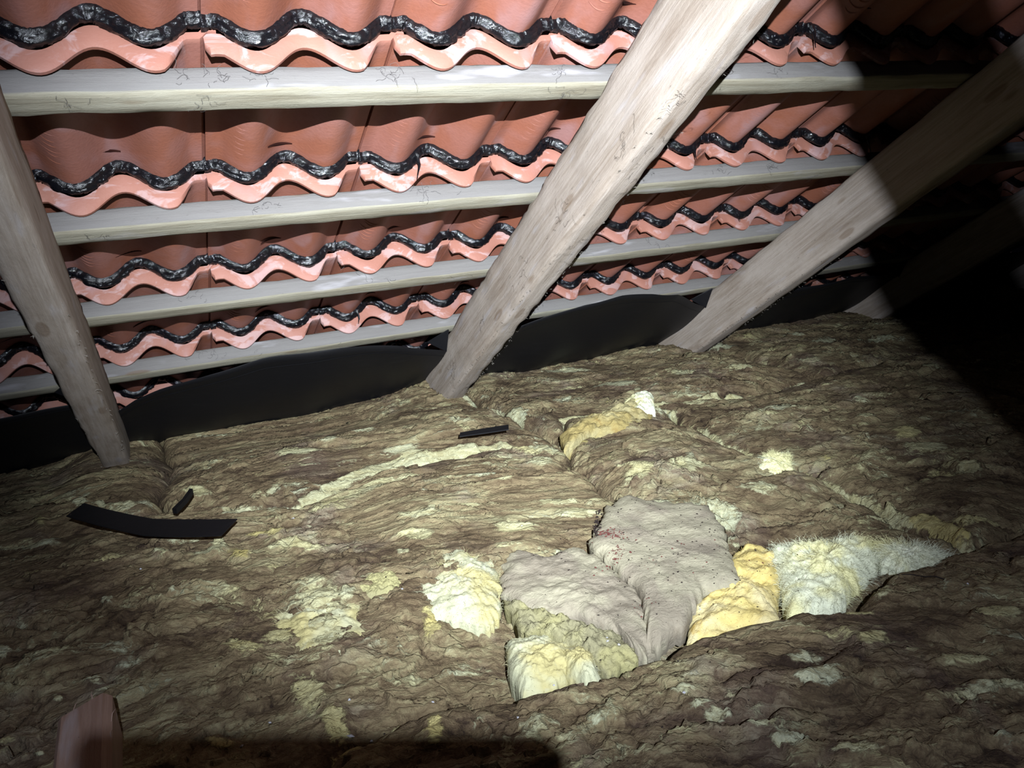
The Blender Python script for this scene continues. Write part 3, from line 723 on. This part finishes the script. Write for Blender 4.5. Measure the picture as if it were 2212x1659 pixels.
lump('insulation_shred', 'brown curled lip of wool left of the brightest tuft', [(0.219,1.217),(0.268,1.259),(0.323,1.242),(0.325,1.182),(0.291,1.168),(0.247,1.185)], 0.208, 0.022, M_OLIVE, 11, p=3, rough=0.008, strands=200, slen=0.010)
lump('insulation_tuft', 'small white wool tuft lying on the batt near the right seam', [(1.209,1.315),(1.289,1.333),(1.314,1.299),(1.254,1.238),(1.202,1.24),(1.185,1.266)], 0.205, 0.016, M_WHITE, 12, p=2, rough=0.006, strands=900, slen=0.016, jag=0.2)
lump('insulation_roll', 'ochre folded roll of wool beside the valley below the central rafter', [(0.913,1.708),(1.018,1.768),(1.134,1.784),(1.267,1.819),(1.196,1.695),(1.103,1.647),(0.984,1.662),(0.876,1.616)], 0.200, 0.032, M_OCHRE, 13, p=2.4, rough=0.008, strands=300, slen=0.012, fold=0.006)
lump('insulation_tuft', 'pale tuft on the right end of the ochre roll', [(1.172,1.807),(1.27,1.871),(1.291,1.829),(1.213,1.707),(1.154,1.7)], 0.212, 0.026, M_WHITE, 14, p=2, rough=0.007, strands=300, slen=0.012)

# ------------------------------------------------------------------ black eaves sheets between the rafters
def sheet(label, xa, xb, topf, seed, tabs=True):
    nx, ns = 60, 20; V = []
    xs = np.linspace(xa + 0.001, xb - 0.001, nx)
    rt = bpy.data.objects.new('eaves_sheet', None); C.objects.link(rt); rt.matrix_world = ROOF
    tag(rt, label, 'plastic sheet', 'black eaves sheets')
    for j in range(ns):
        for i, x in enumerate(xs):
            a = (x - xa) / (xb - xa); s0 = topf(a); s = s0 + (2.72 - s0) * j / (ns - 1)
            n = 0.760 - 0.018 * math.sin(math.pi * a) * (1 - 0.5 * j / ns) + 0.003 * math.sin(x * 23 + seed) + 0.006 * math.sin(j * 0.5 + x * 5)
            V.append((x, s, n))
    for j in range(ns):
        for i, x in enumerate(xs):
            q = V[j * nx + i]; V.append((q[0], q[1], q[2] + 0.0015))
    F = grid_faces(nx, ns); o_ = nx * ns
    F += [(a + o_, d + o_, c + o_, b + o_) for a, b, c, d in grid_faces(nx, ns)]
    for i in range(nx - 1): F.append((i + 1, i, i + o_, i + 1 + o_))
    link('sheet_panel', pydata('sheet_panel', V, F), rt, M_SHEET)
    # turned-up tab against the left side of the right-hand rafter
    s0 = topf(1.0)
    T = [(xb - 0.001, s0, 0.757), (xb - 0.001, s0 - 0.07, 0.798), (xb - 0.055, s0 - 0.008, 0.792), (xb - 0.003, s0, 0.760), (xb - 0.003, s0 - 0.068, 0.801), (xb - 0.056, s0 - 0.006, 0.795)]
    link('turned_tab', pydata('turned_tab', T, [(0, 1, 2), (5, 4, 3), (0, 3, 4, 1), (1, 4, 5, 2), (2, 5, 3, 0)]), rt, M_SHEET, smooth=False)
    # fold line pressed in the sheet
    L = []
    for i, x in enumerate(xs):
        a = (x - xa) / (xb - xa); s = topf(a) + 0.055 + 0.02 * math.sin(a * 5)
        n = 0.760 - 0.018 * math.sin(math.pi * a) * 0.96 + 0.003 * math.sin(x * 23 + seed) + 0.006 * math.sin(0.5 * (s - topf(a)) / 0.035 + x * 5)
        L += [(x, s - 0.0012, n - 0.0002), (x, s, n - 0.0014), (x, s + 0.0012, n - 0.0002)]
    F = []
    for i in range(nx - 1):
        for j in range(2):
            a = i * 3 + j; F.append((a, a + 3, a + 4, a + 1))
    link('crease', pydata('crease', L, F), rt, M_SHEET)
def top1(a): return float(np.interp(a, [0, .05, .12, .25, .4, .6, .8, .93, 1], [2.16, 2.10, 2.05, 1.98, 1.93, 1.93, 1.99, 2.07, 2.12]))
def top2(a): return float(np.interp(a, [0, .08, .2, .32, .45, .6, .75, .9, 1], [2.10, 2.02, 1.94, 1.87, 1.85, 1.88, 1.94, 2.05, 2.11]))
def top3(a): return 2.15 - 0.14 * math.sin(math.pi * a) - 0.03 * a
sheet('black plastic sheet at the eave, left end of the row, in the dark corner', RX[-1.0] + 0.068, RX[0], lambda a: 1.93 + 0.13 * a, 1)
sheet('black plastic eaves sheet between the left and the central rafter', RX[0] + 0.068, RX[1], top1, 2)
sheet('black plastic eaves sheet between the central and the second rafter, with arched top edge', RX[1] + 0.068, RX[2], top2, 3)
sheet('black plastic eaves sheet right of the second rafter, going into the dark', RX[2] + 0.068, RX[3], top3, 4)
sheet('black plastic eaves sheet in the dark right corner', RX[3] + 0.068, RX[4], top3, 5)

# loose black strips on the wool
def strip(label, quads, z, thick=0.002):
    """quads: list of (near point, far point, lift)"""
    V = []
    for a, b, l in quads:
        V += [(a[0], a[1], z + l), (b[0], b[1], z + l + 0.004), (b[0], b[1], z + l + 0.004 - thick), (a[0], a[1], z + l - thick)]
    F = []
    for i in range(len(quads) - 1):
        for j in range(4):
            p = i * 4 + j; q = i * 4 + (j + 1) % 4; F.append((p, q, q + 4, p + 4))
    n = len(V); F += [(3, 2, 1, 0), (n - 4, n - 3, n - 2, n - 1)]
    o = link('plastic_strip', pydata('plastic_strip', V, F), None, M_SHEET, smooth=False)
    tag(o, label, 'plastic offcut'); return o
def curve3(a, m, b, t): return tuple((1 - t) ** 2 * p + 2 * t * (1 - t) * (2 * q - 0.5 * p - 0.5 * r) + t * t * r for p, q, r in zip(a, m, b))
qs = [(curve3((-0.229, 1.732), (-0.088, 1.578), (0.048, 1.471), t), curve3((-0.197, 1.774), (-0.069, 1.640), (0.084, 1.520), t), 0.012 * abs(2 * t - 1)) for t in [i / 16 for i in range(17)]]
strip('long curved black plastic offcut lying on the wool at the left', qs, 0.249)
strip('short black plastic offcut, stuck in the wool behind the long curved one', [((-0.031, 1.690), (-0.023, 1.674), 0), ((-0.008, 1.722), (0.0, 1.71), 0.004), ((0.010, 1.757), (0.016, 1.740), 0.01)], 0.245, 0.012)
strip('thin black sliver of plastic on the wool, left of the valley', [((0.657, 1.775), (0.665, 1.79), 0.0), ((0.720, 1.752), (0.722, 1.775), 0.004), ((0.775, 1.728), (0.785, 1.750), 0.010)], 0.236, 0.0025)

# timber offcut, lower left: lies along the loft, far end cut askew
def offcut():
    n = 24; V = []
    top = 0.310; bot = 0.240
    for i in range(n):
        a = i / (n - 1)
        l = (-0.186, 0.45 + (0.966 - 0.45) * a); r = (-0.127 + 0.004 * (1 - a), 0.45 + (0.992 - 0.45) * a)
        for (x, y, z) in ((l[0], l[1], top - 0.004), (l[0] + 0.004, l[1], top), (r[0] - 0.010, r[1] - 0.002, top + 0.001), (r[0], r[1] - 0.004, top - 0.006), (r[0], r[1], bot), (l[0], l[1], bot)):
            V.append((x, y, z))
    F = []
    for i in range(n - 1):
        for j in range(6):
            p = i * 6 + j; q = i * 6 + (j + 1) % 6; F.append((p, q, q + 6, p + 6))
    F += [(5, 4, 3, 2, 1, 0), tuple(range(len(V) - 6, len(V)))]
    # mesh in its own frame with x along the grain
    me = pydata('timber_offcut', [(y, -x, z) for x, y, z in V], F)
    o = link('timber_offcut', me, None, M_PINK, smooth=False)
    o.rotation_euler = (0, 0, math.pi / 2); o.matrix_world = Matrix(((0, -1, 0, 0), (1, 0, 0, 0), (0, 0, 1, 0), (0, 0, 0, 1)))
    tag(o, 'short reddish pine board end poking up at the lower left corner', 'timber')
    rng = random.Random(3); SV = []; SF = []
    for (x, y) in ((-0.150, 0.984), (-0.148, 0.985), (-0.127, 0.900), (-0.127, 0.93), (-0.17, 0.975)):
        ln = rng.uniform(.008, .016); d = Vector((rng.uniform(-.2, .6), rng.uniform(.1, .6), rng.uniform(.5, 1))).normalized(); b = Vector((x, y, top - .002)); sd = Vector((0.0006, 0, 0))
        m = b + d * ln * .6; e = b + d * ln + Vector((.003, 0, -.001)); i0 = len(SV); SV += [b - sd, b + sd, m + sd, m - sd, e]; SF += [(i0, i0 + 1, i0 + 2, i0 + 3), (i0 + 3, i0 + 2, i0 + 4)]
    link('splinters', pydata('splinters', [(q.y, -q.x, q.z) for q in SV], SF), o, M_PINK)['kind'] = 'stuff'
offcut()

# ------------------------------------------------------------------ crumbs, cobwebs, fluff
def crumbs(name, label, cat, pts, r0, r1, mat, seed, parent=None, squash=0.7):
    rng = random.Random(seed); V = []; F = []
    base = [(1, 0, 0), (-1, 0, 0), (0, 1, 0), (0, -1, 0), (0, 0, 1), (0, 0, -1)]
    fc = [(0, 2, 4), (2, 1, 4), (1, 3, 4), (3, 0, 4), (2, 0, 5), (1, 2, 5), (3, 1, 5), (0, 3, 5)]
    for p in pts:
        r = r0 + (r1 - r0) * rng.random() ** 2.2; e = rng.uniform(.6, 1.8); a = rng.uniform(0, 6.3); b = len(V)
        for q in base:
            x = q[0] * r * e * rng.uniform(.7, 1.2); y = q[1] * r * rng.uniform(.7, 1.2)
            V.append((p[0] + x * math.cos(a) - y * math.sin(a), p[1] + x * math.sin(a) + y * math.cos(a), p[2] + q[2] * r * squash))
        F += [tuple(b + i for i in f) for f in fc]
    o = link(name, pydata(name, V, F), parent, mat, smooth=False)
    if label: tag(o, label, cat)
    tag(o, kind='stuff'); return o

bpy.context.view_layer.update()
dg = bpy.context.evaluated_depsgraph_get()
def drop(x, y):
    hit, loc, nrm, i, ob, m = S.ray_cast(dg, Vector((x, y, 0.40)), Vector((0, 0, -1)))
    return loc.z if hit else 0.22
rng = random.Random(77)
pts = []
for _ in range(900):
    x = rng.uniform(-0.3, 1.6); y = rng.uniform(0.45, 1.9)
    if rng.random() < 0.5: x = rng.gauss(0.8, 0.15); y = rng.gauss(1.05, 0.15)
    pts.append((x, y, drop(x, y) + 0.0005))
crumbs('dirt_crumbs', 'black crumbs and rodent dirt scattered over the wool batts', 'debris', pts, 0.0006, 0.0022, M_DIRT, 1)
pts = []
for cx, cy, s, n in ((0.705, 1.155, 0.012, 60), (0.72, 1.13, 0.010, 40), (0.69, 1.09, 0.008, 30), (0.675, 1.07, 0.007, 22), (0.64, 1.06, 0.01, 10), (0.64, 0.93, 0.012, 12), (0.83, 1.0, 0.05, 12), (0.74, 1.02, 0.06, 16)):
    for _ in range(n):
        x = rng.gauss(cx, s); y = rng.gauss(cy, s * 0.8); pts.append((x, y, drop(x, y) + 0.0006))
crumbs('clay_grit', 'red clay grit spilled on the grey torn slab', 'debris', pts, 0.0008, 0.0028, M_RED, 2)
pts = [(x, y, drop(x, y) + 0.001) for x, y in [(0.307, 1.166), (0.051, 0.968), (0.145, 0.90), (0.17, 0.89), (0.16, 0.96), (0.54, 0.88), (0.552, 0.868), (0.545, 0.89), (0.56, 0.72), (0.43, 0.85), (0.01, 0.94), (0.27, 0.92), (0.46, 0.76), (0.73, 0.90), (1.1, 0.7), (0.35, 0.8), (0.6, 1.3), (-0.1, 1.5), (0.2, 1.6)]]
crumbs('lime_flecks', 'tiny white lime flecks dotted over the front of the wool', 'debris', pts, 0.0022, 0.0045, M_FLECK, 3)
pts = []
for i in range(110):
    a = rng.random(); x = 0.770 - 0.075 * a + rng.gauss(0, .004); y = 1.285 - 0.115 * a + rng.gauss(0, .005); pts.append((x, y, drop(x, y) + 0.001))
crumbs('soot_crumbs', 'dark brown crumbs along the upper left edge of the grey slab', 'debris', pts, 0.0015, 0.0045, M_DIRT, 4)

def webs(parent, seed, spots, scale=1.0, mat=None, name='cobweb'):
    """thin sooty strands; spots in parent's local space: (origin, u axis, v axis, spread)"""
    rng = random.Random(seed); V = []; F = []
    for (o, u, v, sp, n) in spots:
        o = Vector(o); u = Vector(u); v = Vector(v)
        for _ in range(n):
            p = o + u * rng.gauss(0, sp) + v * rng.gauss(0, sp * 0.4); a = rng.uniform(0, 6.28); st = rng.uniform(.0015, .004) * scale; w_ = 0.00022 * scale
            for i in range(rng.randrange(4, 10)):
                a += rng.uniform(-1.0, 1.0); q = p + (u * math.cos(a) + v * math.sin(a)) * st; sd = (u * -math.sin(a) + v * math.cos(a)) * w_
                b = len(V); V += [p - sd, p + sd, q + sd, q - sd]; F.append((b, b + 1, b + 2, b + 3)); p = q
    o = link(name, pydata(name, V, F), parent, mat or M_WEB, smooth=False); tag(o, kind='stuff'); return o
def bspot(wx, n=8, sp=0.012, face=0):
    # batten-local: x from -1.0, y from upslope face, z outward
    if face == 0: return ((wx + 1.0, 0.026, -0.0035), (1, 0, 0), (0, 1, 0), sp, n)
    return ((wx + 1.0, -0.0035, 0.018), (1, 0, 0), (0, 0, 1), sp, n)
webs(batten_obs[1], 1, [bspot(0.12, 14, .02, 1), bspot(0.20, 8, .012, 1), bspot(0.12, 8, .015), bspot(0.40, 12, .014, 1), bspot(0.72, 10, .012), bspot(0.70, 8, .01, 1), bspot(1.2, 6, .01, 1), bspot(-0.05, 5, .01)])
webs(batten_obs[2], 2, [bspot(0.22, 8, .012, 1), bspot(0.55, 14, .02, 1), bspot(-0.06, 8, .01), bspot(1.45, 12, .012, 1), bspot(1.30, 10, .02, 1), bspot(1.62, 5, .006, 0)])
webs(batten_obs[3], 3, [bspot(0.5, 14, .05, 1), bspot(0.1, 6, .02, 1), bspot(1.3, 8, .03, 1), bspot(0.7, 10, .04)])
webs(batten_obs[4], 4, [bspot(0.1, 14, .03, 1), bspot(0.6, 14, .06, 0), bspot(0.3, 10, .1, 0), bspot(1.4, 14, .08, 0)])

def rafter_fluff(k, seed, n, s0, s1):
    rng = random.Random(seed); V = []; F = []
    ob = rafters[k]
    for _ in range(n):
        xl = (s0 + (s1 - s0) * rng.random() ** 0.6) + 1.0
        yl = rng.choice((0.002, 0.002, 0.066)) + rng.gauss(0, .002); zl = rng.gauss(0.001, .002); b = len(V)
        for i in range(rng.randrange(3, 6)):
            d = Vector((rng.gauss(0, 1), rng.gauss(0, 1), rng.gauss(-.4, 1))).normalized(); ln = rng.uniform(.002, .007); sd = d.cross(Vector((rng.random(), rng.random(), rng.random()))).normalized() * .0005
            p = Vector((xl, yl, zl)); b = len(V); V += [p - sd, p + sd, p + d * ln]; F.append((b, b + 1, b + 2))
    o = link('dust_fluff', pydata('dust_fluff', V, F), ob, M_FLUFF, smooth=False); tag(o, kind='stuff')
rafter_fluff(1, 5, 120, 0.7, 2.4); rafter_fluff(2, 6, 260, 1.5, 2.5); rafter_fluff(0, 7, 40, 1.0, 2.3)
# underside grit on central rafter
webs(rafters[1], 9, [((1.0 + s, 0.066 - 0.064 * q, -0.003), (1, 0, 0), (0, 1, 0), 0.02, n) for s, q, n in ((0.75, .9, 10), (0.85, .1, 12), (0.95, .95, 8), (1.1, .92, 14), (1.25, .9, 12), (1.4, .85, 14), (1.6, .9, 14), (1.75, .95, 10), (2.0, .8, 30), (2.15, .8, 40), (1.3, .2, 10), (1.0, .3, 8))]
     + [((1.0 + s, 0.0715, z), (1, 0, 0), (0, 0, 1), 0.03, n) for s, z, n in ((1.0, .03, 10), (1.25, .05, 14), (1.5, .04, 10), (1.8, .06, 10), (2.1, .05, 20))], 1.1, M_DIRT)

# dark root-like strand on the wool at the right
def twig():
    P = [(1.035, 0.790), (1.050, 0.775), (1.062, 0.768), (1.070, 0.752), (1.078, 0.742), (1.082, 0.728)]
    V = []; F = []
    for i, (x, y) in enumerate(P):
        z = drop(x, y) + 0.002; r = 0.0010
        for j in range(5): a = 6.283 * j / 5; V.append((x + r * math.cos(a), y, z + r * math.sin(a)))
    for i in range(len(P) - 1):
        for j in range(5): a = i * 5 + j; b = i * 5 + (j + 1) % 5; F.append((a, b, b + 5, a + 5))
    F += [(4, 3, 2, 1, 0), tuple(range(25, 30))]
    o = link('dry_root', pydata('dry_root', V, F), None, M_DIRT); tag(o, 'thin black crooked twig on the wool below the fluffy white ball', 'twig')
twig()

# ------------------------------------------------------------------ beside the camera: phone on a tripod, added slanting shadow bar
def cam_pt(a, b, c): return Vector((0, 0, CAMZ)) + RT * a + DN * b + FW * c
pv = []
for c in (-0.013, -0.005):
    for a, b in ((-0.049, -0.0155), (-0.042, -0.0155), (0.108, -0.0155), (0.115, -0.009), (0.115, 0.052), (0.108, 0.059), (-0.042, 0.059), (-0.050, 0.052), (-0.050, -0.009)):
        pv.append(cam_pt(a, b, c))
n = 9
ph = link('smartphone', pydata('smartphone', pv, [tuple(range(n)), tuple(reversed(range(n, 2 * n)))] + [(i, (i + 1) % n, n + (i + 1) % n, n + i) for i in range(n)]), None, M_PHONE, smooth=False)
tag(ph, 'dark smartphone held level at the viewpoint, on top of the tripod', 'phone')
tp = bpy.data.objects.new('tripod', None); C.objects.link(tp); tp.location = (0.02, -0.04, 0.05)
tag(tp, 'slim dark tripod under the phone', 'tripod')
def tube(name, a, b, r, parent, mat, seg=10, inv=None):
    a = Vector(a); b = Vector(b); d = (b - a).normalized(); u = d.cross(Vector((0.3, 1, 0.2))).normalized(); v = d.cross(u); V = []
    for p in (a, b):
        for j in range(seg): q = 6.28318 * j / seg; V.append(p + (u * math.cos(q) + v * math.sin(q)) * r - (parent.location if parent else Vector()))
    F = [(j, (j + 1) % seg, seg + (j + 1) % seg, seg + j) for j in range(seg)] + [tuple(reversed(range(seg))), tuple(range(seg, 2 * seg))]
    return link(name, pydata(name, V, F), parent, mat)
base = cam_pt(0.03, 0.06, -0.009)
tube('column', (base.x, base.y, base.z), (base.x - 0.01, base.y - 0.05, 0.55), 0.009, tp, M_PHONE)
for q in range(3):
    a = 2.1 * q - 1.6
    tube('leg', (base.x - 0.01, base.y - 0.05, 0.56), (base.x + 0.17 * math.cos(a), base.y - 0.12 + 0.17 * math.sin(a), 0.05), 0.008, tp, M_PHONE)

E0 = Vector((0.310, -0.021, 1.226)); E1 = Vector((0.334, -0.0605, 1.1444)); dv = (E1 - E0).normalized()
pa = E0 - dv * 0.42; pb = E0 + dv * 1.24
Ls = (pb - pa).length
st = rough_beam('shadow_bar', Ls, 0.063, 0.040, 90, nx=30, amp=0.001, mat=M_RAFTER, ny=3, nz=3)  # added out-of-view bar, placed only to cast the shadow band at the right
xd = (pb - pa).normalized(); yd = xd.cross((E0 - LP).normalized()).normalized(); zd = xd.cross(yd)
st.matrix_world = Matrix.Translation(pa - yd * 0.0315 - zd * 0.020) @ Matrix(((xd.x, yd.x, zd.x, 0), (xd.y, yd.y, zd.y, 0), (xd.z, yd.z, zd.z, 0), (0, 0, 0, 1)))
tag(st, 'added slanting bar beside the viewpoint, put there to throw the broad shadow', 'shadow blocker')
